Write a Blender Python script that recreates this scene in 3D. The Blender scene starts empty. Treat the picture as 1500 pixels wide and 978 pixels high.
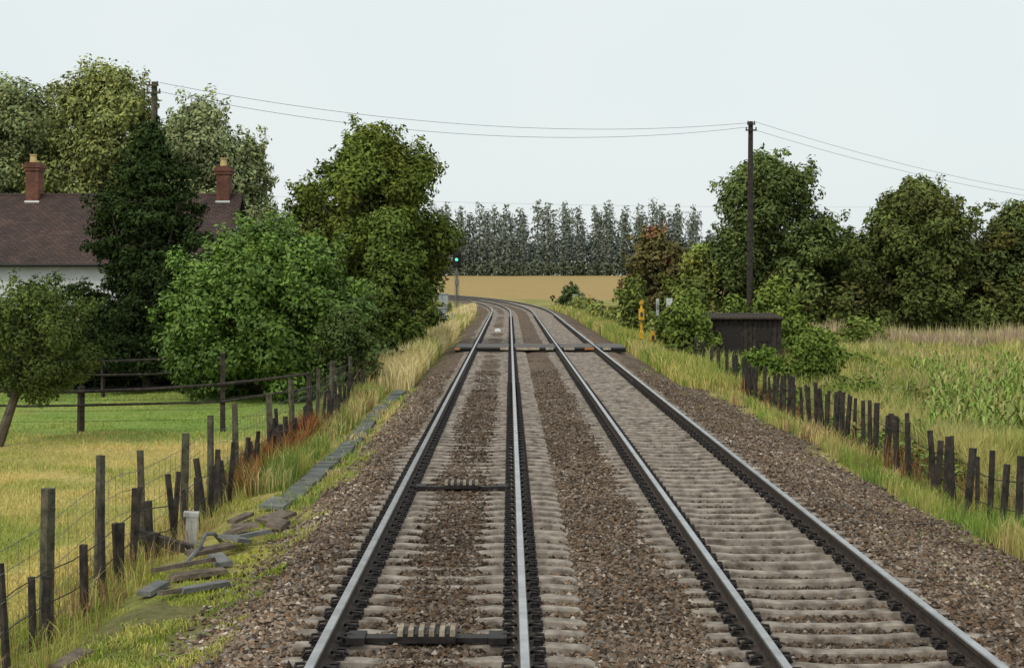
import bpy, math, numpy as np
from mathutils import Vector
R=np.random.RandomState(7)
sc=bpy.context.scene
# ---------------------------------------------------------------- helpers
def vn(x,y,s,seed=0):
    x=np.asarray(x,float)/s+seed*17.3; y=np.asarray(y,float)/s+seed*9.1
    xi=np.floor(x); yi=np.floor(y); fx=x-xi; fy=y-yi
    fx=fx*fx*(3-2*fx); fy=fy*fy*(3-2*fy)
    def h(a,b):
        v=np.sin(a*127.1+b*311.7+seed*3.7)*43758.5453
        return v-np.floor(v)
    return (h(xi,yi)*(1-fx)+h(xi+1,yi)*fx)*(1-fy)+(h(xi,yi+1)*(1-fx)+h(xi+1,yi+1)*fx)*fy
def sstep(a,b,v):
    t=np.clip((v-a)/(b-a),0,1); return t*t*(3-2*t)
def shift(y):
    y=np.asarray(y,float); return np.where(y>115,-(np.clip(y,115,420)-115)**2/1300.0,0.0)
def hfun(u,y):
    u=np.asarray(u,float); y=np.asarray(y,float)
    xs=[-60,-12,-6,-4.3,-3.4,-2.7,-2.35,-2.05,4.1,4.5,5.1,5.9,6.8,9,60]
    zs=[-1.2,-1.1,-1.0,-.72,-.5,-.45,-.3,-.225,-.225,-.3,-.5,-.6,-.85,-1.15,-1.25]
    h=np.interp(u,xs,zs)
    h=h+.055*np.exp(-((u+.635)/.42)**4)+.055*np.exp(-((u-1.18)/.42)**4)+.058*np.exp(-((u+1.86)/.26)**4)+.058*np.exp(-((u-3.88)/.26)**4)
    off=sstep(2.6,6,np.abs(u-1))
    h=h+off*((vn(u,y,1.3,1)-.5)*.12+(vn(u,y,6,2)-.5)*.2)+(1-off)*((vn(u,y,.5,3)-.5)*.03+(vn(u,y,1.7,8)-.5)*.03)
    far=sstep(270,460,y)*4.8*np.where(y>0,1,0)
    return h+far
def gz(x,y): return hfun(np.asarray(x)-shift(y),y)

class Acc:
    def __init__(s): s.V=[];s.L=[];s.T=[];s.M=[];s.C=[];s.n=0
    def add(s,V,F,mi=0,col=None):
        V=np.asarray(V,float).reshape(-1,3); F=np.asarray(F,int)
        s.V.append(V); s.L.append((F+s.n).ravel()); s.T.append(np.full(len(F),F.shape[1])); s.M.append(np.full(len(F),mi))
        if col is None: c=np.full((len(V),3),.5)
        else:
            c=np.asarray(col,float)
            if c.ndim==1: c=np.tile(c,(len(V),1))
        s.C.append(c); s.n+=len(V)
    def build(s,name,mats,smooth=False,parent=None):
        V=np.concatenate(s.V); L=np.concatenate(s.L); T=np.concatenate(s.T); M=np.concatenate(s.M); C=np.concatenate(s.C)
        me=bpy.data.meshes.new(name); me.vertices.add(len(V)); me.vertices.foreach_set('co',V.ravel().astype(np.float32))
        me.loops.add(len(L)); me.loops.foreach_set('vertex_index',L.astype(np.int32))
        me.polygons.add(len(T)); st=np.concatenate([[0],np.cumsum(T)[:-1]])
        me.polygons.foreach_set('loop_start',st.astype(np.int32)); me.polygons.foreach_set('loop_total',T.astype(np.int32))
        for m in mats: me.materials.append(m)
        me.polygons.foreach_set('material_index',M.astype(np.int32))
        me.polygons.foreach_set('use_smooth',np.full(len(T),smooth))
        me.update(calc_edges=True)
        at=me.attributes.new('Col','FLOAT_COLOR','POINT')
        at.data.foreach_set('color',np.concatenate([C,np.ones((len(C),1))],1).ravel().astype(np.float32))
        ob=bpy.data.objects.new(name,me); sc.collection.objects.link(ob)
        if parent: ob.parent=parent
        return ob
BF=np.array([[0,3,2,1],[4,5,6,7],[0,1,5,4],[1,2,6,5],[2,3,7,6],[3,0,4,7]])
def box(a,c,s,mi=0,rot=(0,0,0),col=None,taper=1.0):
    x,y,z=[v/2 for v in s]
    V=np.array([[-x,-y,-z],[x,-y,-z],[x,y,-z],[-x,y,-z],[-x*taper,-y*taper,z],[x*taper,-y*taper,z],[x*taper,y*taper,z],[-x*taper,y*taper,z]])
    rx,ry,rz=rot
    if rx: cc,ss=math.cos(rx),math.sin(rx); V=V@np.array([[1,0,0],[0,cc,-ss],[0,ss,cc]]).T
    if ry: cc,ss=math.cos(ry),math.sin(ry); V=V@np.array([[cc,0,ss],[0,1,0],[-ss,0,cc]]).T
    if rz: cc,ss=math.cos(rz),math.sin(rz); V=V@np.array([[cc,-ss,0],[ss,cc,0],[0,0,1]]).T
    a.add(V+np.array(c),BF,mi,col)
def tube(a,pts,rad,seg=8,mi=0,col=None):
    pts=np.array(pts,float); n=len(pts); rad=np.broadcast_to(rad,(n,))
    d=np.gradient(pts,axis=0); V=[]
    for i in range(n):
        t=d[i]/(np.linalg.norm(d[i])+1e-9); up=np.array([0,0,1.]) if abs(t[2])<.9 else np.array([1.,0,0])
        p=np.cross(t,up); p/=np.linalg.norm(p); q=np.cross(t,p)
        an=np.arange(seg)*2*math.pi/seg
        V.append(pts[i]+rad[i]*(np.cos(an)[:,None]*p+np.sin(an)[:,None]*q))
    V=np.concatenate(V); F=[]
    for i in range(n-1):
        for j in range(seg):
            k=(j+1)%seg; F.append([i*seg+j,i*seg+k,(i+1)*seg+k,(i+1)*seg+j])
    a.add(V,F,mi,col)
    a.add(V[-seg:],[list(range(seg))],mi,col); a.add(V[:seg],[list(range(seg))[::-1]],mi,col)

# ---------------------------------------------------------------- materials
def newmat(name):
    m=bpy.data.materials.new(name); m.use_nodes=True; nt=m.node_tree; nt.nodes.clear()
    out=nt.nodes.new('ShaderNodeOutputMaterial'); b=nt.nodes.new('ShaderNodeBsdfPrincipled')
    nt.links.new(b.outputs[0],out.inputs[0]); return m,nt,b,out
def mixc(nt,fac,a,b,mode='MIX'):
    n=nt.nodes.new('ShaderNodeMix'); n.data_type='RGBA'; n.blend_type=mode
    for i,v in ((0,fac),(6,a),(7,b)):
        if hasattr(v,'is_linked'): nt.links.new(v,n.inputs[i])
        else: n.inputs[i].default_value=v if i==0 else (*v,1)
    return n.outputs[2]
def noise(nt,scale,detail=4,rough=.6,vec=None):
    n=nt.nodes.new('ShaderNodeTexNoise'); n.inputs['Scale'].default_value=scale; n.inputs['Detail'].default_value=detail; n.inputs['Roughness'].default_value=rough
    if vec is None:
        tc=nt.nodes.new('ShaderNodeTexCoord'); vec=tc.outputs['Object']
    nt.links.new(vec,n.inputs['Vector']); return n.outputs['Fac']
def ramp(nt,f,stops):
    r=nt.nodes.new('ShaderNodeValToRGB'); e=r.color_ramp.elements
    while len(e)<len(stops): e.new(.5)
    for i,(p,c) in enumerate(stops): e[i].position=p; e[i].color=(*c,1)
    nt.links.new(f,r.inputs[0]); return r.outputs[0]
def bump(nt,b,h,st=.5,dist=.01):
    n=nt.nodes.new('ShaderNodeBump'); n.inputs['Strength'].default_value=st; n.inputs['Distance'].default_value=dist
    nt.links.new(h,n.inputs['Height']); nt.links.new(n.outputs[0],b.inputs['Normal'])
def simple(name,c1,c2,scale=8,rough=.8,metal=0,bs=.3,bd=.01,lo=.35,hi=.65):
    m,nt,b,o=newmat(name); f=noise(nt,scale)
    nt.links.new(ramp(nt,f,[(lo,c1),(hi,c2)]),b.inputs['Base Color'])
    b.inputs['Roughness'].default_value=rough; b.inputs['Metallic'].default_value=metal
    if bs: bump(nt,b,noise(nt,scale*4),bs,bd)
    return m
def attrmat(name,rough=.6,spec=.3,varsc=None,diffuse=False):
    m,nt,b,out=newmat(name); a=nt.nodes.new('ShaderNodeAttribute'); a.attribute_name='Col'
    c=a.outputs['Color']
    if varsc:
        f=noise(nt,varsc); c=mixc(nt,1.0,c,ramp(nt,f,[(.3,(.6,.6,.6)),(.7,(1.3,1.3,1.3))]),'MULTIPLY')
    if diffuse:
        nt.nodes.remove(b); b=nt.nodes.new('ShaderNodeBsdfDiffuse'); nt.links.new(c,b.inputs[0]); nt.links.new(b.outputs[0],out.inputs[0]); return m
    nt.links.new(c,b.inputs['Base Color']); b.inputs['Roughness'].default_value=rough
    b.inputs['Specular IOR Level'].default_value=spec
    return m
M_leaf=attrmat('leaf_material',diffuse=True)
M_leafg=attrmat('glossy_leaf_material',.5,.2)
M_grass=attrmat('grass_material',diffuse=True)
M_stone=attrmat('ballast_stone_material',diffuse=True)
M_paint=attrmat('painted_material',.6,.4,6)
M_bark=simple('bark_material',(.05,.04,.028),(.12,.10,.075),6,.9,0,.8,.03)
M_wood=simple('weathered_dark_wood',(.012,.010,.009),(.060,.046,.036),7,.9,0,.7,.02)
M_woodg=simple('weathered_grey_wood',(.035,.032,.020),(.12,.11,.07),9,.9,0,.7,.02)
M_brown=simple('brown_old_plank',(.06,.045,.03),(.18,.14,.10),7,.9,0,.7,.02)
M_conc=simple('sleeper_concrete',(.080,.060,.045),(.38,.33,.275),5.5,.9,0,.6,.01,.3,.68)
M_slab=simple('grey_concrete_slab',(.075,.08,.075),(.19,.19,.175),3,.85,0,.4,.01)
M_trough=simple('mossy_trough_lid',(.05,.058,.045),(.13,.135,.125),2.5,.85,0,.4,.01)
M_rust=simple('rail_rust_side',(.026,.018,.013),(.075,.050,.036),12,.75,.2,.3,.004)
M_rail=simple('rail_head_steel',(.36,.35,.345),(.54,.53,.53),4,.32,1.0,0)
M_clip=simple('rail_clip_iron',(.012,.010,.010),(.035,.028,.025),15,.65,.3,0)
M_white=simple('white_render',(.66,.68,.68),(.80,.81,.80),1.5,.8,0,.15,.005)
M_brick,nt,b,o=newmat('red_brick')
tc=nt.nodes.new('ShaderNodeTexCoord'); mp=nt.nodes.new('ShaderNodeMapping'); mp.inputs['Rotation'].default_value=(math.radians(90),0,0)
nt.links.new(tc.outputs['Object'],mp.inputs[0]); bt=nt.nodes.new('ShaderNodeTexBrick'); nt.links.new(mp.outputs[0],bt.inputs[0])
bt.inputs['Scale'].default_value=4.5; bt.inputs['Color1'].default_value=(.22,.066,.035,1); bt.inputs['Color2'].default_value=(.11,.038,.025,1); bt.inputs['Mortar'].default_value=(.17,.13,.10,1); bt.inputs['Mortar Size'].default_value=.02
nt.links.new(mixc(nt,1,bt.outputs[0],ramp(nt,noise(nt,2),[(.3,(.6,.6,.6)),(.7,(1.2,1.2,1.2))]),'MULTIPLY'),b.inputs['Base Color']); b.inputs['Roughness'].default_value=.9
M_roof,nt,b,o=newmat('roof_tiles')
tc=nt.nodes.new('ShaderNodeTexCoord'); bt=nt.nodes.new('ShaderNodeTexBrick'); nt.links.new(tc.outputs['Object'],bt.inputs[0])
bt.inputs['Scale'].default_value=2.0; bt.inputs['Color1'].default_value=(.095,.052,.042,1); bt.inputs['Color2'].default_value=(.045,.027,.024,1); bt.inputs['Mortar'].default_value=(.018,.012,.012,1); bt.inputs['Mortar Size'].default_value=.035
f=noise(nt,.9); nt.links.new(mixc(nt,1,bt.outputs[0],ramp(nt,f,[(.3,(.6,.6,.6)),(.7,(1.35,1.3,1.2))]),'MULTIPLY'),b.inputs['Base Color']); b.inputs['Roughness'].default_value=.85; bump(nt,b,bt.outputs[1],-.5,.03)
M_glass,nt,b,o=newmat('window_glass'); b.inputs['Roughness'].default_value=.08
nt.links.new(ramp(nt,noise(nt,2),[(.3,(.015,.02,.02)),(.7,(.04,.045,.05))]),b.inputs['Base Color'])
M_green,nt,b,o=newmat('green_signal_light'); b.inputs['Base Color'].default_value=(0,.3,.15,1); b.inputs['Emission Color'].default_value=(.1,1,.5,1); b.inputs['Emission Strength'].default_value=2

# ---------------------------------------------------------------- ground
def grow(a,b,s0,g,mx):
    o=[a]; s=s0
    while o[-1]<b: o.append(o[-1]+s); s=min(s*g,mx)
    return o
ys=np.array([-200,-60,-20,-5,0,4]+grow(7,4000,.14,1.0085,500))
uu=np.array(sorted([-v for v in grow(14,3500,.5,1.12,600)]+list(np.arange(-13.8,-4.6,.25))+list(np.arange(-4.6,7.6,.11))+list(np.arange(7.6,14,.25))+grow(14.2,3500,.5,1.12,600)))
U,Y=np.meshgrid(uu,ys); fade=np.exp(-(np.abs(U)/900)**2)
X=U+shift(Y)*fade; Z=hfun(U,Y)
nx,ny=len(uu),len(ys)
idx=np.arange(nx*ny).reshape(ny,nx)
F=np.stack([idx[:-1,:-1],idx[:-1,1:],idx[1:,1:],idx[1:,:-1]],-1).reshape(-1,4)
def lerp(a,b,t): return a*(1-t[...,None])+np.array(b)*t[...,None]
n1=vn(U,Y,1.1,5); n2=vn(U,Y,4,6); n3=vn(U,Y,.4,7)
C=np.zeros(U.shape+(3,))+np.array([.20,.21,.06])
C=lerp(C,[.34,.29,.10],sstep(.35,.7,n2)*(Y<400))
lf=sstep(-4.4,-5.2,U)*(Y<36)
C=lerp(C,[.48,.38,.14],lf*(.6+.4*n1)); C=lerp(C,[.27,.30,.08],lf*sstep(.5,.9,n2)*.7)
lawn=sstep(-4.6,-5.4,U)*sstep(34,35.5,Y+n1*1.5)*(1-sstep(49,51,Y)); C=lerp(C,[.20,.285,.065],lawn); C=lerp(C,[.30,.31,.09],lawn*sstep(.4,.8,n1*.5+n2*.5)*.7)
sh=sstep(-4.2,-5,U)*sstep(49,51,Y)*(1-sstep(90,100,Y)); C=lerp(C,[.04,.05,.02],sh)  # shade under the left trees, painted as dark ground colour
rf=sstep(7.5,8.5,U)*(Y<110); C=lerp(C,[.22,.21,.08],rf)
C=lerp(C,[.10,.08,.05],sstep(-2.6,-2.9,U)*(1-sstep(-3.6,-4,U))*sstep(.5,.3,n1)*.6)
C=lerp(C,[.385,.27,.12],sstep(262,285,Y+U*.1)*(Y<600)*(.85+.15*n2))
cr=sstep(56.5,57.5,Y)*(1-sstep(62.5,63.5,Y))*sstep(4.4,4.7,U)*(1-sstep(8,9,U)); C=lerp(C,[.22,.17,.12],cr)
G=sstep(-2.85,-2.45,U+(n1-.5)*.9)*(1-sstep(5.5,6.0,U+(n1-.5)*.9))*(1-cr)
G=G*(Y<430)
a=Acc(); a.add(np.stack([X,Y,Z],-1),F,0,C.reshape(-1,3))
M_ground,nt,b,o=newmat('ground_material')
tc=nt.nodes.new('ShaderNodeTexCoord'); ob=tc.outputs['Object']
at=nt.nodes.new('ShaderNodeAttribute'); at.attribute_name='Col'; ag=nt.nodes.new('ShaderNodeAttribute'); ag.attribute_name='Grav'
vo=nt.nodes.new('ShaderNodeTexVoronoi'); vo.inputs['Scale'].default_value=21; nt.links.new(ob,vo.inputs['Vector'])
sep=nt.nodes.new('ShaderNodeSeparateColor'); nt.links.new(vo.outputs['Color'],sep.inputs[0])
gc=ramp(nt,sep.outputs[0],[(0,(.036,.028,.021)),(.35,(.098,.074,.054)),(.7,(.17,.13,.096)),(1,(.30,.25,.20))])
gc=mixc(nt,1,gc,ramp(nt,noise(nt,.9,5),[(.3,(.62,.57,.52)),(.7,(1.2,1.12,1.04))]),'MULTIPLY')
gr=mixc(nt,1,at.outputs['Color'],ramp(nt,noise(nt,9,6,.75),[(.3,(.5,.55,.5)),(.7,(1.4,1.35,1.3))]),'MULTIPLY')
nt.links.new(mixc(nt,ag.outputs['Fac'],gr,gc),b.inputs['Base Color']); b.inputs['Roughness'].default_value=.95; b.inputs['Specular IOR Level'].default_value=.15
mm=nt.nodes.new('ShaderNodeMath'); mm.operation='MULTIPLY'; mm.inputs[1].default_value=-1; nt.links.new(vo.outputs['Distance'],mm.inputs[0])
bump(nt,b,mm.outputs[0],.7,.03)
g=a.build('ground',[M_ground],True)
ga=g.data.attributes.new('Grav','FLOAT','POINT'); ga.data.foreach_set('value',G.ravel().astype(np.float32))

# ---------------------------------------------------------------- track
SP=.44
RAILS=[(-1.372,0.108),(1.902,3.382)]
prof=np.array([(-.07,-.159),(-.07,-.148),(-.013,-.128),(-.010,-.052),(-.034,-.042),(-.036,-.010),(-.030,0),(.030,0),(.036,-.010),(.034,-.042),(.010,-.052),(.013,-.128),(.07,-.148),(.07,-.159)])
def rail_path():
    return np.array(list(np.arange(2,112,3.0))+list(np.arange(112,330,3.0)))
for rl,rr in RAILS:
    root=bpy.data.objects.new('railway_track',None); sc.collection.objects.link(root)
    a=Acc(); py=rail_path(); k=len(prof)
    for r in (rl,rr):
        V=np.zeros((len(py),k,3)); V[:,:,0]=(r+shift(py))[:,None]+prof[None,:,0]; V[:,:,1]=py[:,None]; V[:,:,2]=prof[None,:,1]
        id_=np.arange(len(py)*k).reshape(len(py),k)
        for j in range(k-1):
            Fj=np.stack([id_[:-1,j],id_[:-1,j+1],id_[1:,j+1],id_[1:,j]],-1); mi=1 if j in (5,6,7) else 0
            a.add(V,Fj,mi)
    a.build('rails',[M_rust,M_rail],False,root)
    c=(rl+rr)/2; a=Acc(); b2=Acc(); left=rl<0
    y=4.0+ (0 if left else .3)
    while y<200:
        s=float(shift(y)); jit=R.uniform(-.02,.02,3)
        st=[(-1.27,.065,-.20),(-1.22,.075,-.178),(-.98,.078,-.160),(-.5,.072,-.158),(-.3,.062,-.172),(.3,.062,-.172),(.5,.072,-.158),(.98,.078,-.160),(1.22,.075,-.178),(1.27,.065,-.20)]
        if y>120: st=[st[1],st[-2]]
        V=[];ang=R.uniform(-.02,.02)
        for (xx,w,zt) in st:
            zt=zt+jit[1]*.25
            for (dy,z) in ((-w-.03,-.34),(-w,zt-.012),(-w+.015,zt),(w-.015,zt),(w,zt-.012),(w+.03,-.34)):
                V.append((c+s+xx,y+jit[0]+dy+xx*ang,z))
        Fs=[]
        for i in range(len(st)-1):
            for j in range(5): Fs.append([i*6+j,(i+1)*6+j,(i+1)*6+j+1,i*6+j+1])
        a.add(V,Fs,0); a.add(V[:6],[[0,1,2,3,4,5]],0); a.add(V[-6:],[[5,4,3,2,1,0]],0)
        if y<110:
            for r in (rl,rr):
                box(b2,(r+s,y,-.1605),(.30,.13,.012),0)
                for sd in (-1,1):
                    x0=r+s+sd*.085
                    box(b2,(x0+sd*.03,y,-.143),(.075,.09,.034),0,taper=.75)
                    if y<40:
                        p=[(x0+sd*.07,y-.065,-.14),(x0+sd*.05,y-.07,-.10),(x0-sd*.015,y-.045,-.098),(x0-sd*.03,y,-.118),(x0+sd*.01,y+.05,-.095),(x0+sd*.07,y+.055,-.10),(x0+sd*.07,y+.01,-.125)]
                        tube(b2,p,.0135,5)
                    else: box(b2,(x0+sd*.02,y,-.115),(.09,.09,.03),0)
        y+=SP
    a.build('sleepers',[M_conc],False,root); b2.build('rail_clips',[M_clip],False,root)
def ysamp(n,lo,hi,p):
    r=R.rand(n)
    if p==1: return lo*(hi/lo)**r
    q=1-p; return (lo**q+r*(hi**q-lo**q))**(1/q)
n=140000
y=ysamp(n,9,46,1.7); u=R.uniform(-2.9,6.0,n)
onsl=np.zeros(n,bool); gapd=np.ones(n)
for (rl,rr),off in zip(RAILS,(0,.3)):
    c=(rl+rr)/2; ph=np.abs(((y-4-off+SP/2)%SP)-SP/2)
    o1=(np.abs(u-c)<1.02)&(ph<.085)
    if rl<0: o1&=~((np.abs(u-c)<.45))
    onsl|=o1&(R.rand(n)<.80)
    if rl<0: onsl|=(u>.25)&(u<.62)&(ph<.085)&(R.rand(n)<.85)
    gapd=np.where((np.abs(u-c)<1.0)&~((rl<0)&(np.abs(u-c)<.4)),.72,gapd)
    for r in (rl,rr): onsl|=np.abs(u-r)<.10
edge=(u<-2.3)&(R.rand(n)<sstep(-2.3,-2.9,u)*.8); edge|=(u>5.2)&(R.rand(n)<sstep(5.2,6,u)*.8)
k=~(onsl|edge); y=y[k];u=u[k];gapd=gapd[k];n=len(y)
base=np.array([[1,0,0],[-1,0,0],[0,1,0],[0,-1,0],[0,0,1],[0,0,-1.]])
OF=np.array([[0,2,4],[2,1,4],[1,3,4],[3,0,4],[2,0,5],[1,2,5],[3,1,5],[0,3,5]])
V=base[None]*R.uniform(.55,1.25,(n,6,1))+R.uniform(-.3,.3,(n,6,3))
V*=(R.uniform(.014,.036,(n,1,1))*np.array([1,1,.75])); an=R.uniform(0,6.28,n); ca,sa=np.cos(an)[:,None],np.sin(an)[:,None]
V=np.stack([V[...,0]*ca-V[...,1]*sa,V[...,0]*sa+V[...,1]*ca,V[...,2]],-1)
V+=np.stack([u,y,hfun(u,y)+R.uniform(-.006,.018,n)],-1)[:,None,:]
pal=np.array([[.20,.155,.118],[.12,.088,.063],[.26,.21,.165],[.06,.046,.036],[.18,.115,.072],[.42,.36,.30],[.14,.13,.12]])
pt=vn(u,y,.9,55)*.5+vn(u,y,3.5,56)*.5
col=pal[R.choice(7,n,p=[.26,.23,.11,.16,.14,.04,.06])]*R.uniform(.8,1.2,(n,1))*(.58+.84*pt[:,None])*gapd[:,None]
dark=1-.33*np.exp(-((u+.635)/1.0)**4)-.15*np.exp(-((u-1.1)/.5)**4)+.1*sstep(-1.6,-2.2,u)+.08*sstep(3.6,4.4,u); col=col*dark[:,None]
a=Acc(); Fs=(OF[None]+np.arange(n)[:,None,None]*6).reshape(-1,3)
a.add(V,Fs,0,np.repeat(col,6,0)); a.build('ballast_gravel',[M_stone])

MB=simple('pale_worn_block',(.10,.08,.06),(.34,.28,.20),9)
for yy in (11.5,19.9):
    a=Acc()
    box(a,(-.635,yy,-.125),(1.30,.10,.035),0); box(a,(-.635,yy+.16,-.145),(1.30,.05,.03),0)
    box(a,(-1.18,yy+.02,-.12),(.14,.26,.05),0); box(a,(-.09,yy+.02,-.12),(.14,.26,.05),0)
    box(a,(-.635,yy,-.10),(.44,.30,.05),0)
    for i in range(6):
        box(a,(-.835+i*.08,yy,-.055),(.042,.27,.05),1,taper=.9)
        if i<5: box(a,(-.795+i*.08,yy,-.068),(.03,.26,.02),0)
    a.build('track_magnet',[M_clip,MB])
a=Acc(); box(a,(-.62,80,-.10),(.34,.3,.14),0,taper=.8); box(a,(-.62,80,-.02),(.2,.2,.03),0); a.build('track_marker_box',[M_white])

# level crossing
a=Acc()
pan=[(-2.1,-1.46,0),(-1.27,-.02,0),(.20,1.80,0),(2.0,3.28,0),(3.48,4.5,0)]
for (x0,x1,_) in pan:
    for i in range(9):
        yy=58.2+i*.4; cc=np.array([.085,.068,.056])*R.uniform(.7,1.7)
        box(a,((x0+x1)/2,yy,-.075+R.uniform(-.004,.004)),(x1-x0,.385,.13),0,col=cc)
    box(a,((x0+x1)/2,57.9,-.09),(x1-x0-.02,.17,.16),0,col=(.02,.018,.017),rot=(.3,0,0))
for (x0,x1,cc) in ((-.35,-.04,(.5,.42,.28)),(.25,1.15,(.45,.38,.28)),(1.4,1.7,(.4,.36,.3)),(2.1,2.5,(.4,.35,.28)),(2.9,3.25,(.5,.2,.07)),(3.6,3.9,(.42,.37,.3)),(-2.1,-1.9,(.5,.24,.08))):
    box(a,((x0+x1)/2,57.75,-.045),(x1-x0,.2,.09),0,col=np.array(cc)*.9)
a.build('level_crossing_deck',[M_paint])

# cable trough lids
a=Acc(); y=20.8
while y<41:
    x=-3.02+.04*math.sin(y*.5)+R.uniform(-.02,.02); box(a,(x,y,float(gz(x,y))+.02),(.29,.53,.10),0,(R.uniform(-.04,.04),R.uniform(-.07,.07),R.uniform(-.05,.05))); y+=.545
a.build('cable_trough',[M_trough])
a=Acc()
for (x,y,l,w,rz,rx,dz) in ((-3.15,20.3,.5,.35,.2,.1,.08),(-2.95,18.9,.45,.3,.6,.15,.1),(-3.2,18.1,.5,.3,-.3,-.1,.1),(-3.0,17.3,.5,.16,1.0,.1,.12),(-3.3,16.5,.6,.14,.8,.05,.1),(-3.1,16.9,.4,.25,.3,-.2,.14),(-3.2,15.4,.6,.16,1.1,.05,.06),(-3.4,15.6,.7,.09,.9,.05,.12),(-3.0,14.7,.55,.09,.8,0,.06),(-3.15,14.6,.6,.1,.9,0,.06),(-3.55,14.9,.4,.16,.3,.1,.06),(-2.85,18.4,.35,.22,.2,.1,.08),(-3.7,12.6,.4,.2,.5,.2,.04),(-3.65,11.9,.3,.12,1.2,.1,.04),(-3.25,17.7,.3,.2,1.3,.3,.1),(-3.45,19.2,.45,.12,.4,.1,.08),(-3.1,16.0,.3,.18,-.6,.2,.08)):
    box(a,(x,y,float(gz(x,y))+dz),(w,l,.045),0 if R.rand()<.45 else 1,(rx,R.uniform(-.2,.2),-rz),taper=R.uniform(.85,1))
tube(a,[(-3.35,17.5,-.45),(-3.4,17.2,-.28),(-3.42,16.8,-.22),(-3.4,16.4,-.3),(-3.5,16.1,-.42)],.025,6,0)
a.build('broken_concrete_lids',[M_slab,M_brown])
a=Acc(); box(a,(-3.83,18,-.42),(.15,.1,.45),0,(.05,.05,.1),taper=.9); box(a,(-3.83,18.0,-.18),(.18,.13,.05),0,(.05,.05,.1)); a.build('concrete_marker_post',[simple('pale_concrete',(.25,.25,.23),(.45,.45,.43),5)])
# ---------------------------------------------------------------- fences
def post(a,x,y,h,w,mi=0,lean=.06,d=.25):
    z=float(gz(x,y)); lx,ly=R.uniform(-lean,lean,2)
    box(a,(x+lx*h/2,y+ly*h/2,z-d/2+h/2),(w*R.uniform(.75,1.2),w*R.uniform(.75,1.2),h+d),mi,(-ly,lx,R.uniform(0,1.5)),taper=R.uniform(.72,1.0))
a=Acc(); y=11.5
while y<44:
    x=-4.12-.25*math.exp(-((y-12)/3)**2)+R.uniform(-.12,.10)
    post(a,x,y,R.uniform(.62,1.0),.066,0,.12); y+=R.choice([.2,.3,.42,.6,.75])
for wz in (.3,.6):
    tube(a,[( -4.12-.25*math.exp(-((q-12)/3)**2),q,float(gz(-4.12,q))+wz+.04*math.sin(q*2)) for q in np.arange(11,44,.7)],.007,4,1)
post(a,-4.15,17.5,.3,.12); box(a,(-3.9,17.4,-.45),(1.1,.09,.12),0,(0,.15,-.5))
a.build('old_timber_fence',[M_wood,M_clip])
a=Acc(); ty=[12.2,14.0,15.8,17.7,19.8,21.9,24,27,30,33.5,37,41,45]
for q in ty: post(a,-4.42+.12*R.rand(),q,1.38*R.uniform(.92,1.05),.095,0,.03)
for wz in (.15,.4,.65,.9,1.1):
    tube(a,[(-4.37,q,float(gz(-4.4,q))+wz-.03*math.sin(q)**2) for q in np.arange(8,46,.8)],.004,4,1)
for q in np.arange(10,40,.3): tube(a,[(-4.37,q,float(gz(-4.4,q))+.12),(-4.37,q,float(gz(-4.4,q))+1.1)],.0025,3,1)
a.build('wire_fence',[M_woodg,M_slab])
a=Acc(); y=14.5
while y<44:
    post(a,6.85+R.uniform(-.09,.09),y,R.uniform(.95,1.2),.078,0,.09); y+=R.choice([.2,.3,.4,.5,.8])
while y<95:
    post(a,6.9+(y-44)*.03,y,1.2,.12); y+=R.uniform(1.6,3)
for wz in (.4,.8):
    tube(a,[(6.85+max(0,q-44)*.03,q,float(gz(6.85,q))+wz+.03*math.sin(q*2)) for q in np.arange(13,94,.8)],.008,4,1)
a.build('old_timber_fence',[M_wood,M_clip])
def railfence(name,pts,heights,pw,rails,mat):
    a=Acc()
    for (x,y),h in zip(pts,heights): post(a,x,y,h,pw,0,.02)
    for (z0,z1,r) in rails:
        P=[]
        for i,(x,y) in enumerate(pts): P.append((x,y-.08,float(gz(x,y))+z0+(z1-z0)*i/(len(pts)-1)+R.uniform(-.06,.06)))
        for i in range(len(P)-1):
            p,q=np.array(P[i]),np.array(P[i+1]); tube(a,[p,(p+q)/2+np.array([0,0,R.uniform(-.05,.02)]),q],[r,r*.9,r*.8],6,0)
    for wz in (.3,.55,.8): tube(a,[(x,y+.05,float(gz(x,y))+wz) for x,y in pts],.004,4,1)
    a.build(name,[mat,M_clip])
railfence('paddock_rail_fence',[(-15.5,36),(-12.9,36),(-10.3,36),(-6.95,36.3),(-4.9,36.6)],[1.1,1.1,1.15,1.9,1.2],.12,[(1.05,1.12,.045),(.62,.85,.035)],M_wood)
railfence('garden_rail_fence',[(-19,48),(-16,48),(-13,48),(-10,48),(-7.4,48),(-5.2,46)],[1.25]*6,.12,[(1.2,1.2,.055),(.75,.75,.045)],M_wood)

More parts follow.
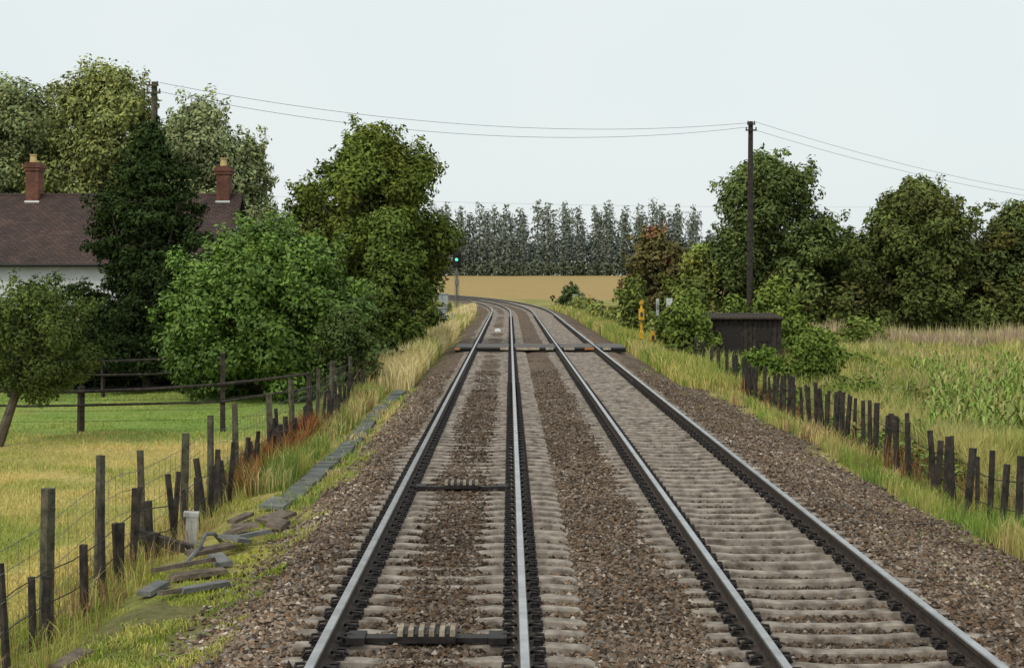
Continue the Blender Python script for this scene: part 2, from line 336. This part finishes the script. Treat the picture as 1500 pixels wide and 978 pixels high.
# ---------------------------------------------------------------- foliage
def leaves(a,c,rv,n,s,col,mi=1,var=.25,droop=0):
    if n<1: return
    d=R.normal(size=(n,3)); d/=np.linalg.norm(d,axis=1)[:,None]
    f=R.rand(n)**.45*(1+.35*(vn(d[:,0]*3+c[0],d[:,2]*3+c[2],1,4)-.5))
    p=np.array(c)+d*np.array(rv)*f[:,None]
    nn=d*.8+R.normal(size=(n,3))*.42+np.array([0,0,.5]); nn/=np.linalg.norm(nn,axis=1)[:,None]
    t=R.normal(size=(n,3)); t[:,2]-=droop; t-=nn*np.sum(t*nn,1)[:,None]; t/=np.linalg.norm(t,axis=1)[:,None]
    b=np.cross(nn,t); ss=(s*R.uniform(.6,1.3,n))[:,None]
    V=np.stack([p+t*ss,p+b*ss*.5,p-t*ss,p-b*ss*.5],1)
    cc=np.array(col)*R.uniform(1-var,1+var,(n,1))
    ye=(R.rand(n)<.12)[:,None]; cc=np.where(ye,cc*np.array([1.3,1.1,.9]),cc)
    a.add(V,np.arange(4*n).reshape(n,4),mi,np.repeat(cc,4,0))
ENV={'round':lambda t:np.sqrt(max(0,1-(2*t-1)**2)),
     'egg':lambda t:(math.sin(math.pi*min(1,(t*.9+.1))**.75))**.6,
     'cone':lambda t:(1-t)**.50*min(1,(t+.15)*4),
     'dome':lambda t:math.sqrt(max(0,1-t*t)),
     'col':lambda t:min(1,.5+t)*min(1,(1-t)*4)**.6}
def tree(name,x,y,top,bot,rad,col,env='round',nb=34,rf=.3,cover=1.0,s=None,lean=0,flat=.8,droop=0,tr=None,col2=None,ry=None,stray=.35,LB=.95,mat=None):
    a=Acc(); zb=float(gz(x,y)); s=s or .0017*y; H=top-bot; tr=tr or max(.1,rad*.07)
    ry=ry or rad
    tt=[(x-lean,y,zb-.2),(x-lean*.6,y,zb+(bot-zb)*.6+.3),(x-lean*.2,y+.1,bot+H*.35),(x,y,bot+H*.8)]
    if bot-zb>.4 or H>4: tube(a,tt,[tr*1.3,tr,tr*.7,tr*.25],8,0)
    E=ENV[env]; g=R.uniform(0,6)
    for i in range(nb):
        t=(i+R.rand())/nb; t=t if env!='cone' else t**1.15
        e=E(t); rb=rad*rf*R.uniform(.55,1.4)*(1 if env!='cone' else (1.15-.7*t)); g+=2.4+R.uniform(-.4,.4)
        rr=max(0,e*R.uniform(.45,1.03)-rf*.55); 
        c=(x+math.cos(g)*rr*rad,y+math.sin(g)*rr*ry,bot+H*(.06+.9*t)-(rb*.3 if t>.8 else 0))
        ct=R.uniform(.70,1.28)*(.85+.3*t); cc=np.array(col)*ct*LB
        if col2 is not None and R.rand()<.35: cc=np.array(col2)*ct*LB
        n=int(cover*12.6*rb*rb*max(flat,.6)/(1.0*s*s))
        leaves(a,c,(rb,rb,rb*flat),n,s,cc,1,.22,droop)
        for j in range(3):
            if R.rand()<stray*1.6:
                an=R.uniform(0,6.28); v=np.array([math.cos(an)*1.1,math.sin(an)*1.1,R.uniform(-.3,1.0)])
                c2=np.array(c)+v*rb*.95; leaves(a,c2,(rb*.32,rb*.32,rb*.4),int(n*.06)+4,s*.9,cc*1.1,1,.25,droop)
        if H>2.5:
            k=R.uniform(.1,.55); m=(x-lean*.2,y,bot+H*k*t)
            tube(a,[m,((m[0]+c[0])/2,(m[1]+c[1])/2,(m[2]+c[2])/2+.1),c],[tr*.35,tr*.22,tr*.08],5,0)
    for t in (.25,.5,.72):
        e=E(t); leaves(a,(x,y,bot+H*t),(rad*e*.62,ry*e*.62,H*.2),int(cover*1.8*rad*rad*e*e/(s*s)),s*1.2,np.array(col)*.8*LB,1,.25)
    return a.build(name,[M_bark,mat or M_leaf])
WIL=(.215,.255,.115)
ws=.145
tree('willow_tree',-30.5,92,14.9,1,5.9,WIL,'round',66,.24,.72,s=ws,droop=1,LB=1)
tree('willow_tree',-24.0,90,15.6,1.0,5.4,(.235,.265,.095),'round',74,.23,.72,s=ws,droop=1,LB=1)
tree('willow_tree',-18.0,88,13.3,.5,5.0,(.245,.285,.14),'egg',66,.24,.7,s=ws,droop=1,LB=1,stray=.7)
tree('willow_tree',-38,90,14.2,3,4.8,WIL,'round',36,.27,.6,droop=1,LB=1)
tree('willow_tree',-15.6,90,11.3,1.0,3.2,(.235,.275,.125),'egg',44,.27,.75,s=ws,droop=1,LB=1,stray=.7)
tree('conifer_tree',-12.2,51,8.3,-.9,3.6,(.034,.054,.019),'cone',140,.23,.85,flat=.42,droop=.6,stray=.9,LB=1.1)
tree('laurel_tree',-7.4,46,4.25,-.9,3.5,(.115,.195,.035),'dome',90,.22,1.1,s=.088,ry=2.8,stray=.7,mat=M_leafg)
tree('oak_tree',-5.6,63,9.1,.6,3.5,(.135,.18,.038),'round',80,.23,1.0,col2=(.155,.18,.04),stray=.5)
tree('oak_tree',-8.4,66,7.0,0,2.2,(.18,.225,.06),'egg',34,.28,.9)
tree('elder_bush',-4.6,58,5.4,-.7,2.0,(.105,.15,.035),'egg',40,.28,1.0)
tree('elder_bush',-4.6,42.5,1.9,-.8,1.15,(.085,.12,.04),'egg',32,.30,.9,s=.06)
tree('elder_bush',-4.9,50,2.4,-.8,1.1,(.09,.12,.035),'egg',20,.33,.9)
tree('hawthorn_bush',-4.7,78,2.6,-.8,1.2,(.12,.15,.035),'egg',20,.33,.9)
tree('apple_tree',-10.5,33.5,2.65,.0,1.5,(.10,.14,.04),'round',44,.26,.5,s=.048,lean=1.0,tr=.10,stray=.8)
def hedge(name,x0,y0,x1,y1,top,w,col,cover=.9,step=.8,var=.25,s=None,rb=None,col2=None):
    a=Acc(); L=math.hypot(x1-x0,y1-y0); n=max(2,int(L/step))
    for i in range(n+1):
        for lvl in range(2 if top>1 else 1):
            t=(i+R.uniform(-.3,.3))/n; x=x0+(x1-x0)*t+R.uniform(-.3,.3)*w; y=y0+(y1-y0)*t+R.uniform(-.3,.3)*w
            z=float(gz(x,y)); tp=top*R.uniform(1-var,1+var*.6); r=rb or w*.55*R.uniform(.8,1.3); ss=s or .0019*y
            zz=z+tp-r*.7 if lvl==0 else z+(tp-r)*.35
            cc=np.array(col2 if (col2 is not None and R.rand()<.3) else col)*R.uniform(.7,1.25)
            hh=max(r,tp*.4); leaves(a,(x,y,zz-(hh-r)*.5),(r*1.1,r,hh),int(cover*12.6*r*hh/(ss*ss)),ss,cc,1)
            if lvl==0: tube(a,[(x,y,z-.1),(x+.1,y,z+tp*.6)],[.05,.02],5,0)
    return a.build(name,[M_bark,M_leaf])
hedge('garden_hedge',-20,53,-5,52,2.0,1.6,(.035,.05,.02),.9,.9)
hedge('garden_hedge',-20,57,-8.5,57,3.0,1.8,(.045,.06,.025),.7,1.2)
# right side trees
tree('ash_tree',16.1,95,10.8,1.0,4.4,(.13,.175,.058),'round',72,.22,.85,s=.155,stray=.7)
tree('ash_tree',20.6,98,6.6,0,3.2,(.12,.16,.052),'round',34,.26,.85)
tree('ash_tree',25.0,92,8.9,-.5,4.9,(.115,.148,.045),'dome',80,.22,.9,s=.155,col2=(.135,.15,.05),stray=.7)
tree('ash_tree',31.2,92,7.4,-.5,3.8,(.11,.145,.05),'dome',46,.25,.9,col2=(.14,.145,.045))
tree('ash_tree',37.0,95,7.0,-.5,3.8,(.13,.15,.045),'egg',32,.27,.9)
tree('hawthorn_tree',9.6,100,6.3,-.5,2.7,(.15,.135,.055),'egg',44,.25,.9,col2=(.19,.10,.055),LB=1.05)
tree('hawthorn_tree',12.6,97,5.0,-.7,2.9,(.19,.24,.06),'egg',44,.25,.9,col2=(.17,.19,.05),LB=1.05)
tree('hawthorn_tree',11.0,105,5.4,-.7,2.3,(.13,.17,.05),'egg',24,.27,.9)
hedge('field_hedgerow',10,93,46,90,3.4,2.6,(.12,.155,.045),.8,1.4,.45,col2=(.15,.15,.055))
hedge('field_hedgerow',18,101,50,100,5.4,3.4,(.105,.14,.048),.6,2.2,.35)
tree('elder_bush',7.25,61,2.15,-.9,1.3,(.16,.22,.05),'dome',44,.28,1.0)
tree('elder_bush',6.9,66,1.4,-.8,.9,(.15,.2,.05),'dome',20,.32,.9)
tree('elder_bush',10.3,69,1.9,-.8,1.4,(.12,.17,.04),'egg',22,.32,.9)
tree('elder_bush',13.4,75,2.9,-.9,1.5,(.17,.23,.05),'egg',28,.28,.8)
tree('elder_bush',6.9,84,3.0,-.8,1.3,(.15,.19,.05),'egg',20,.32,.8)
tree('elder_bush',12.6,66,1.0,-1.0,1.2,(.14,.2,.045),'dome',20,.32,.8)
tree('bramble_bush',8.2,49,.35,-1.0,1.0,(.11,.17,.034),'dome',26,.30,1.0,s=.08,stray=.8)
tree('bramble_bush',9.75,48,.95,-1.1,1.15,(.13,.19,.04),'dome',30,.30,.9,s=.08,stray=.9)
hedge('bramble_hedge',7.8,43,11.2,42,.85,1.2,(.11,.17,.034),1.0,.45,.5,s=.062,col2=(.17,.21,.06))
hedge('bramble_hedge',11.6,57,14.5,61,1.2,1.2,(.13,.19,.04),.8,.8,.5)
hedge('bramble_hedge',11.5,70,20,80,1.4,1.3,(.16,.21,.05),.7,1.4,.5)
tree('round_bush',7.4,178,1.9,-.8,2.0,(.07,.10,.04),'dome',14,.35,.8)
hedge('lineside_scrub',7.8,82,6.2,150,1.6,1.2,(.20,.23,.07),.7,2.4,.4)
hedge('lineside_scrub',-4.8,86,-6.4,150,1.5,1.0,(.15,.17,.05),.7,2.4,.4)
# poplar belt; distance haze is painted into the greyed leaf colours
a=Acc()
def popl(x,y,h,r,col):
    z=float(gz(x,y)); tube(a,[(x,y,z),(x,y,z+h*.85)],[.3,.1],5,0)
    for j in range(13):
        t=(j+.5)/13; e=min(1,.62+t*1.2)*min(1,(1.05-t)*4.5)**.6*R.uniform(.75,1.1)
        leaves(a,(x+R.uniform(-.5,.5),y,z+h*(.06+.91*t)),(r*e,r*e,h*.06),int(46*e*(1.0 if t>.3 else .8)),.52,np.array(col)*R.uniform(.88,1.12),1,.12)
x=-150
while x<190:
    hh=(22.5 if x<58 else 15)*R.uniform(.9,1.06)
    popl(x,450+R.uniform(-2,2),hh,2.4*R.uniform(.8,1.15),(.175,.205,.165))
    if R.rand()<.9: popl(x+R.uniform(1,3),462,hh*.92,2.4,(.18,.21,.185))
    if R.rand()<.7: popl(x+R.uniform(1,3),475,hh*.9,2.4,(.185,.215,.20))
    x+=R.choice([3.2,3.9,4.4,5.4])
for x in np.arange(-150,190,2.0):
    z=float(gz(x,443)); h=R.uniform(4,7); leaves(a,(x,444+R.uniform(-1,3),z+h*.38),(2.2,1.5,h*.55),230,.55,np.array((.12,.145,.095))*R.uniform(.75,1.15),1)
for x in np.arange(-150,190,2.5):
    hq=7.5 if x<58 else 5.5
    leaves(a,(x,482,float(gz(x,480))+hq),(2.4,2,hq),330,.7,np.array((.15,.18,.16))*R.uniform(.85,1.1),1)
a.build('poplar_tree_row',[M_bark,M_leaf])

# ---------------------------------------------------------------- grasses
def grass(name,n,y0,y1,p,u0,u1,h0,h1,w,cols,thr=0,ns=1.0,lean=.4,seed=1):
    y=ysamp(n,y0,y1,p); u=R.uniform(0,1,n); 
    if callable(u1): u=u0+(u1(y)-u0)*u
    elif callable(u0): a0=u0(y); u=a0+(u1-a0)*u
    else: u=u0+(u1-u0)*u
    if thr>0:
        m=vn(u,y,ns,seed)*.65+vn(u,y,ns*.35,seed+3)*.35; k=m>thr+R.uniform(-.06,.06,n); y=y[k];u=u[k];n=len(y)
    hmod=.45+1.1*vn(u,y,ns*.6,seed+9)
    x=u+shift(y); z=hfun(u,y); h=R.uniform(h0,h1,n)*hmod; ww=w*np.maximum(1,y/22)*R.uniform(.7,1.3,n)
    az=R.uniform(0,6.28,n); sx,sy=np.cos(az)*ww,np.sin(az)*ww
    la=R.uniform(0,6.28,n); ll=R.uniform(.1,1,n)*lean*h; lx,ly=np.cos(la)*ll,np.sin(la)*ll
    P=np.stack([x,y,z-.02],-1); S=np.stack([sx,sy,0*sx],-1)
    Mid=P+np.stack([lx*.3,ly*.3,h*.6],-1); T=P+np.stack([lx,ly,h*(1-.25*ll/h)],-1)
    V=np.stack([P-S,P+S,Mid+S*.7,Mid-S*.7,T],1)
    cs=np.array(cols); q=vn(u,y,ns*2,seed+20)*.6+vn(u,y,ns*.7,seed+21)*.4
    ci=np.clip((np.clip((q-.5)*1.6+.5,0,.999)*len(cs)+R.normal(0,.45,n)).astype(int),0,len(cs)-1)
    c=cs[ci]*R.uniform(.75,1.25,(n,1))*1.3
    id_=np.arange(n)[:,None]*5; a=Acc()
    a.add(V,id_+np.array([[0,1,2,3]]),0,np.repeat(c,5,0))
    a.L.append((id_+np.array([[3,2,4]])).ravel()); a.T.append(np.full(n,3)); a.M.append(np.full(n,0))
    return a.build(name,[M_grass])
STR=(.46,.38,.17); YG=(.31,.31,.09); GR=(.17,.25,.05); PAL=(.60,.52,.29); DG=(.11,.18,.04); RB=(.22,.13,.07)
grass('meadow_grass',90000,12,36,1.3,lambda y:-.36*y-.8,-4.5,.04,.13,.005,[(.46,.38,.14),(.52,.42,.16),(.44,.37,.13),(.32,.32,.09),(.25,.29,.07)],0,1.4,.8,2)
grass('lawn_grass',40000,34,50,1.0,lambda y:-.36*y-.8,-5,.03,.07,.007,[(.19,.27,.06),(.23,.31,.07),(.31,.33,.10)],0,1.5,.8,3)
grass('verge_weeds',70000,9,26,1.5,-4.7,-2.25,.03,.09,.005,[(.22,.28,.04),(.31,.34,.06),(.38,.35,.10),(.16,.22,.035)],.47,.5,.9,4)
grass('verge_weeds',8000,9,30,1.3,-4.8,-3.8,.15,.4,.004,[(.38,.34,.12),(.24,.27,.06),RB,STR],.35,.5,.6,14)
grass('verge_grass',26000,22,48,1.2,-4.9,-3.3,.15,.5,.005,[YG,(.22,.25,.06),DG,STR,RB,GR],.35,.9,.5,5)
grass('trough_weeds',9000,20,42,1.2,-3.3,-2.65,.05,.18,.006,[YG,GR,STR],.50,.6,.8,15)
grass('verge_grass',42000,42,140,1.4,-4.9,-2.75,.35,.85,.006,[PAL,STR,(.52,.44,.2),PAL,YG],.12,2,.45,6)
grass('dock_plants',3600,22,32,1,-4.5,-3.8,.3,.65,.010,[(.20,.08,.035),(.25,.11,.045),(.15,.07,.03),(.2,.18,.05)],.35,.8,.4,7)
grass('dock_plants',2500,24,60,1,6.6,8.4,.3,.7,.010,[(.20,.09,.045),(.26,.14,.07),(.15,.08,.04)],.58,1.2,.4,27)
grass('verge_grass',46000,13,60,1.4,5.8,8.2,.10,.38,.005,[DG,GR,YG,(.32,.28,.1),STR,RB,GR],.30,.9,.5,8)
grass('verge_grass',36000,44,150,1.4,5.0,8.0,.35,.75,.006,[STR,YG,GR,(.42,.36,.12),(.26,.29,.07)],.15,2,.45,9)
grass('field_grass',150000,19,95,1.3,7.8,lambda y:.37*y+1,.35,.85,.007,[(.42,.37,.16),(.33,.27,.14),(.20,.26,.06),YG,(.40,.34,.14),(.15,.22,.05),(.36,.26,.15),(.24,.29,.07)],.10,3.0,.5,10)
grass('reed_patch',14000,78,92,1,12,lambda y:.37*y+1,.6,1.2,.007,[(.34,.25,.18),(.42,.35,.20),(.27,.28,.1)],.3,3,.25,11)
grass('gravel_weeds',6000,12,50,1.3,4.2,6.2,.03,.09,.006,[(.19,.25,.05),(.25,.27,.07)],.66,.6,.9,12)
a=Acc()
for i in range(560):
    y=R.uniform(16,64); x=R.uniform(6.9,9.4)+max(0,y-44)*.03
    if vn(x,y,2.2,77)<.45: continue
    z=float(gz(x,y)); h=R.uniform(.3,.75); leaves(a,(x,y,z+h*.5),(.3,.3,h*.55),75,.035+y*.0009,np.array([(.14,.21,.045),(.19,.25,.07),(.11,.16,.04)][R.randint(3)])*R.uniform(.8,1.25),0)
a.build('nettle_patch',[M_leaf])
# maize crop
a=Acc()
for i in range(1100):
    y=R.uniform(26,58); x=R.uniform(8.8+max(0,(34-y))*.2,.37*y+1)
    if x<.255*y+.8 and R.rand()<.95: continue
    if vn(x,y,1.8,31)<.42 or x>.37*y+1: continue
    z=float(gz(x,y)); h=R.uniform(.6,1.25); c=np.array([(.22,.32,.07),(.27,.35,.10),(.34,.34,.13)][R.randint(3)])
    tube(a,[(x,y,z),(x+R.uniform(-.1,.1),y,z+h)],[.014,.006],4,0,c)
    for j in range(8):
        t=.15+.8*j/8; an=R.uniform(0,6.28); L=R.uniform(.3,.6)*(1.1-.5*t); dx,dy=math.cos(an),math.sin(an); px,py=-dy*.03,dx*.03
        V=[]; up=R.uniform(.1,.24)
        for q,(r_,zz,w) in enumerate(((0,0,.6),(.35,up,1),(.7,up*1.1,.8),(1,up*.1,.05))):
            cx,cy,cz=x+dx*L*r_,y+dy*L*r_,z+h*t+zz; V+= [(cx-px*w,cy-py*w,cz),(cx+px*w,cy+py*w,cz)]
        a.add(V,[[0,1,3,2],[2,3,5,4],[4,5,7,6]],0,c*R.uniform(.75,1.3))
a.build('maize_crop',[M_grass])

# ---------------------------------------------------------------- house
root=bpy.data.objects.new('cottage_house',None); sc.collection.objects.link(root)
x0,x1,y0,y1,ez,rz=-28.0,-11.5,60,66.4,3.4,6.05; gzv=-1.3
a=Acc(); 
box(a,((x0+x1)/2,y0+.15,(ez+gzv)/2),(x1-x0,.3,ez-gzv)); box(a,((x0+x1)/2,y1-.15,(ez+gzv)/2),(x1-x0,.3,ez-gzv))
for xx in (x0+.15,x1-.15):
    box(a,(xx,(y0+y1)/2,(ez+gzv)/2),(.3,y1-y0-.6,ez-gzv))
    V=[(xx-.15,y0+.1,ez),(xx+.15,y0+.1,ez),(xx+.15,y1-.1,ez),(xx-.15,y1-.1,ez),(xx-.15,(y0+y1)/2,rz-.15),(xx+.15,(y0+y1)/2,rz-.15)]
    a.add(V,[[0,1,5,4],[3,4,5,2]]); a.add(V,[[0,4,3],[1,2,5]])
a.build('walls',[M_white],False,root)
def slab(name,L,W,c,rx,mat):
    a=Acc(); box(a,(0,0,0),(L,W,.12)); ob=a.build(name,[mat],False,root); ob.location=c; ob.rotation_euler=(rx,0,0); return ob
half=(y1-y0)/2; ang=math.atan2(rz-ez,half); Ls=math.hypot(half,rz-ez)+.45
for sgn in (1,-1):
    cy=(y0+y1)/2-sgn*(math.cos(ang)*Ls/2); cz=rz-math.sin(ang)*Ls/2
    slab('roof_slope',x1-x0+.6,Ls,((x0+x1)/2,cy,cz+.05),sgn*ang,M_roof)
a=Acc(); tube(a,[(q,(y0+y1)/2,rz+.06) for q in np.linspace(x0-.3,x1+.3,30)],.11,8); a.build('ridge_tiles',[M_roof],False,root)
a=Acc(); tube(a,[(x0-.2,y0-.42,ez-.22),(x1+.2,y0-.42,ez-.22)],.06,8); a.build('gutter',[M_clip],False,root)
for cx,tz in ((-19.9,7.45),(-11.95,7.3)):
    a=Acc(); ym=(y0+y1)/2
    box(a,(cx,ym,(5.0+tz-.3)/2),(.52,.8,tz-.3-5.0),0); box(a,(cx,ym,tz-.24),(.62,.9,.12),0); box(a,(cx,ym,tz-.12),(.70,.98,.12),0); box(a,(cx,ym,tz-.01),(.58,.84,.1),0)
    box(a,(cx,ym,5.85),(.60,.88,.08),2)
    tube(a,[(cx,ym-.15,tz+.04),(cx,ym-.15,tz+.32),(cx,ym-.15,tz+.34),(cx,ym-.15,tz+.38)],[.15,.12,.15,.15],10,1,(.62,.45,.2))
    a.build('chimney',[M_brick,M_paint,M_white],False,root)
for wx,wz in ((-25,1.0),(-21.5,1.0),(-17.2,1.0),(-14,1.0),(-23,2.5) ):
    a=Acc(); w,h=1.1,(1.2 if wz<2 else .8)
    box(a,(wx,y0-.02,wz),(w,.05,h),1)
    for sx in (-w/2,0,w/2): box(a,(wx+sx,y0-.06,wz),(.07,.06,h+.07),0)
    for sz in (-h/2,0,h/2): box(a,(wx,y0-.055,wz+sz),(w-.08,.045,.06),0)
    box(a,(wx,y0-.1,wz-h/2-.08),(w+.3,.18,.07),0); a.build('window',[M_white,M_glass],False,root)
a=Acc(); box(a,(-19.3,y0-.03,-.2),(.95,.06,2.0),0,col=(.05,.09,.06)); box(a,(-19.3,y0-.07,.85),(1.1,.1,.08),0,col=(.7,.7,.7)); a.build('door',[M_paint],False,root)

# ---------------------------------------------------------------- poles, wires
def pole(x,y,top,r=.14):
    a=Acc(); z=float(gz(x,y)); tube(a,[(x,y,z-.3),(x,y,(z+top)/2),(x,y,top)],[r,r*.9,r*.75],10,0)
    box(a,(x,y-.16,top-.45),(.55,.07,.07),0); box(a,(x,y-.16,top-.15),(.4,.07,.07),0)
    for dx,dz in ((-.24,-.45),(.24,-.45),(-.16,-.15),(.16,-.15)): tube(a,[(x+dx,y-.16,top+dz+.04),(x+dx,y-.16,top+dz+.09),(x+dx,y-.16,top+dz+.16)],[.03,.045,.03],6,1)
    a.build('telegraph_pole',[M_woodg if x<0 else M_wood,M_slab])
pole(-14.1,60,10.45,.15); pole(12.0,75,10.45,.16); pole(55,110,7.9,.15)
a=Acc()
def wire(p,q,sag,r=.008):
    p=np.array(p);q=np.array(q); tube(a,[p+(q-p)*t-np.array([0,0,4*sag*t*(1-t)]) for t in np.linspace(0,1,40)],r,4)
for dx,dz in ((-.25,-.3),(.25,-.05)):
    wire((-14.1+dx,59.84,10.45+dz),(12.0+dx,74.84,10.45+dz),1.1 if dz<-.2 else .95); wire((12.0+dx,74.84,10.45+dz),(55+dx,109.84,7.9+dz),1.4)
wire((-40,150,11.5),(70,180,11.5),.9,.008)
a.build('overhead_wires',[M_clip])

# ---------------------------------------------------------------- lineside equipment
a=Acc(); sx,sy=-4.55,130; z=float(gz(sx,sy))
tube(a,[(sx,sy,z),(sx,sy,4.1)],.08,8,1); box(a,(sx,sy,z+.15),(.6,.6,.4),1)
box(a,(sx,sy-.05,4.3),(.55,.25,1.25),0); box(a,(sx,sy+.08,4.3),(.75,.03,1.45),0)
for i,mz in enumerate((4.72,4.3,3.88)):
    tube(a,[(sx,sy-.18,mz),(sx,sy-.45,mz-.02)],.14,10,0)
    tube(a,[(sx,sy-.455,mz-.02),(sx,sy-.47,mz-.02)],.125,10,2 if i==1 else 0)
box(a,(sx,sy-.1,3.1),(.4,.04,.35),1); box(a,(sx,sy-.1,2.3),(.3,.04,.5),1)
for q in np.arange(z+.2,3.8,.35): box(a,(sx+.02,sy+.4,q),(.34,.03,.03),1)
for d in (-.17,.17): box(a,(sx+d,sy+.4,(z+4)/2),(.04,.04,4-z),1)
box(a,(sx,sy+.35,3.5),(.8,.7,.05),1)
a.build('railway_signal',[M_clip,M_slab,M_green])
def cabinet(x,y,w,h,d,zb=.3,mat=None):
    a=Acc(); z=float(gz(x,y)); box(a,(x,y,z+zb/2),(w*.95,d*.9,zb+.1),1); box(a,(x,y,z+zb+h/2),(w,d,h),0); box(a,(x,y-.02,z+zb+h+.03),(w+.08,d+.1,.07),0)
    box(a,(x,y-d/2-.008,z+zb+h/2),(w*.92,.02,h*.9),0); box(a,(x,y-d/2-.022,z+zb+h/2),(.015,.012,h*.88),2); box(a,(x+.08,y-d/2-.04,z+zb+h*.55),(.03,.04,.14),2)
    a.build('lineside_cabinet',[mat or M_slab,M_slab,M_clip])
MC=simple('cabinet_grey_paint',(.28,.31,.32),(.38,.41,.42),2,.5,0,0)
cabinet(-5.4,122,.85,1.6,.6,.7,MC); cabinet(-4.3,96,.5,.9,.4,.5,MC); cabinet(6.9,150,1.2,1.5,.6,.5,MC)
def sign_post(name,x,y,h,pw,sw,shh,pc,scol):
    a=Acc(); z=float(gz(x,y)); box(a,(x,y,z+h/2),(pw,pw,h),0,col=pc); box(a,(x,y-pw/2-.02,z+h-shh/2),(sw,.03,shh),0,col=scol); box(a,(x,y-pw/2-.045,z+h-shh/2),(sw*.7,.012,shh*.3),0,col=tuple(.4*v for v in scol)); a.build(name,[M_paint])
sign_post('crossing_sign_post',-3.9,62,2.3,.07,.2,.4,(.16,.15,.12),(.6,.58,.42))
sign_post('crossing_sign_post',7.45,70,2.7,.10,.28,.9,(.4,.4,.4),(.62,.64,.64))
sign_post('crossing_sign_post',6.9,70,2.6,.09,.14,.8,(.3,.31,.31),(.42,.44,.44))
for x,y,h in ((6.15,70,2.3),(8.0,150,2.3),(6.3,66,1.0)):
    a=Acc(); z=float(gz(x,y)); Yl=(.72,.42,.03)
    box(a,(x,y,z+h/2),(.10,.10,h),0,col=Yl); box(a,(x,y-.08,z+h*.72),(.24,.18,h*.22),0,col=Yl); box(a,(x,y-.03,z+h*.95),(.2,.12,.14),0,col=(.6,.33,.03)); box(a,(x,y-.19,z+h*.72),(.12,.02,.2),0,col=(.05,.05,.05)); box(a,(x,y-.05,z+h*.3),(.18,.1,.3),0,col=Yl)
    a.build('yellow_telephone_post',[M_paint])
for (x,y) in ((-3.7,88),(-3.5,92),(-3.4,72)):
    a=Acc(); z=float(gz(x,y)); box(a,(x,y,z+.5),(.12,.1,1.0),0,taper=.85); box(a,(x,y,z+1.02),(.17,.14,.07),0); a.build('marker_post',[MC])
a=Acc()
for x,h in ((6.6,1.2),(7.9,1.2)): post(a,x,67.5,h,.15,0,.01)
for hz in (.3,.6,.9,1.1): box(a,(7.25,67.5,float(gz(7.2,67.5))+hz),(1.2,.05,.08),0)
box(a,(7.25,67.56,float(gz(7.2,67.5))+.7),(1.3,.03,.08),0,(0,.6,0)); a.build('crossing_gate',[M_woodg])
# hut
a=Acc(); hx0,hx1,hy=8.25,11.2,62
box(a,((hx0+hx1)/2,hy+1.2,-.05),(hx1-hx0,2.4,2.15),0); 
for q in np.arange(hx0+.1,hx1,.2): box(a,(q,hy-.02,-.08),(.17,.03,2.05),0)
box(a,((hx0+hx1)/2,hy+1.1,1.07),(hx1-hx0+.2,2.8,.06),1,(.04,0,0))
for q in np.arange(hx0-.05,hx1+.1,.15): tube(a,[(q,hy-.3,1.05),(q,hy+2.4,1.17)],.03,5,1)
box(a,(hx0+.9,hy-.045,-.15),(.8,.03,1.75),2); box(a,(hx1-.7,hy-.04,.3),(.6,.03,.5),2)
a.build('lineside_hut',[M_wood,M_rust,M_clip])

# ---------------------------------------------------------------- light, sky, camera
w=bpy.data.worlds.new('World'); sc.world=w; w.use_nodes=True; nt=w.node_tree; nt.nodes.clear()
out=nt.nodes.new('ShaderNodeOutputWorld'); bg=nt.nodes.new('ShaderNodeBackground'); nt.links.new(bg.outputs[0],out.inputs[0]); bg.inputs[1].default_value=.1
sk=nt.nodes.new('ShaderNodeTexSky'); sk.sky_type='NISHITA'; sk.sun_disc=False; sk.sun_elevation=math.radians(48); sk.sun_rotation=math.radians(215); sk.dust_density=4; sk.air_density=1.2
tc=nt.nodes.new('ShaderNodeTexCoord'); nz=noise(nt,1.8,4,.5,tc.outputs['Generated'])
oc=ramp(nt,nz,[(.3,(8.0,8.9,9.05)),(.7,(9.1,9.5,9.4))])
nt.links.new(mixc(nt,.90,sk.outputs[0],oc),bg.inputs[0])
sd=bpy.data.lights.new('sun','SUN'); sd.energy=1.5; sd.angle=math.radians(12); sd.color=(1,.93,.82)
so=bpy.data.objects.new('sun',sd); sc.collection.objects.link(so)
el,azm=math.radians(48),math.radians(215)
dirv=Vector((math.sin(azm)*math.cos(el),math.cos(azm)*math.cos(el),math.sin(el)))
so.rotation_euler=dirv.to_track_quat('Z','Y').to_euler()
cd=bpy.data.cameras.new('camera'); cd.sensor_width=36; cd.lens=52.8; cd.clip_end=9000; cd.clip_start=.1
co=bpy.data.objects.new('camera',cd); sc.collection.objects.link(co); co.location=(0,0,2.65); co.rotation_euler=(math.radians(90-2.11),0,math.radians(-.1)); sc.camera=co
sc.view_settings.view_transform='Standard'; sc.view_settings.look='None'; sc.view_settings.exposure=0
print('faces',sum(len(o.data.polygons) for o in bpy.data.objects if o.type=='MESH'))
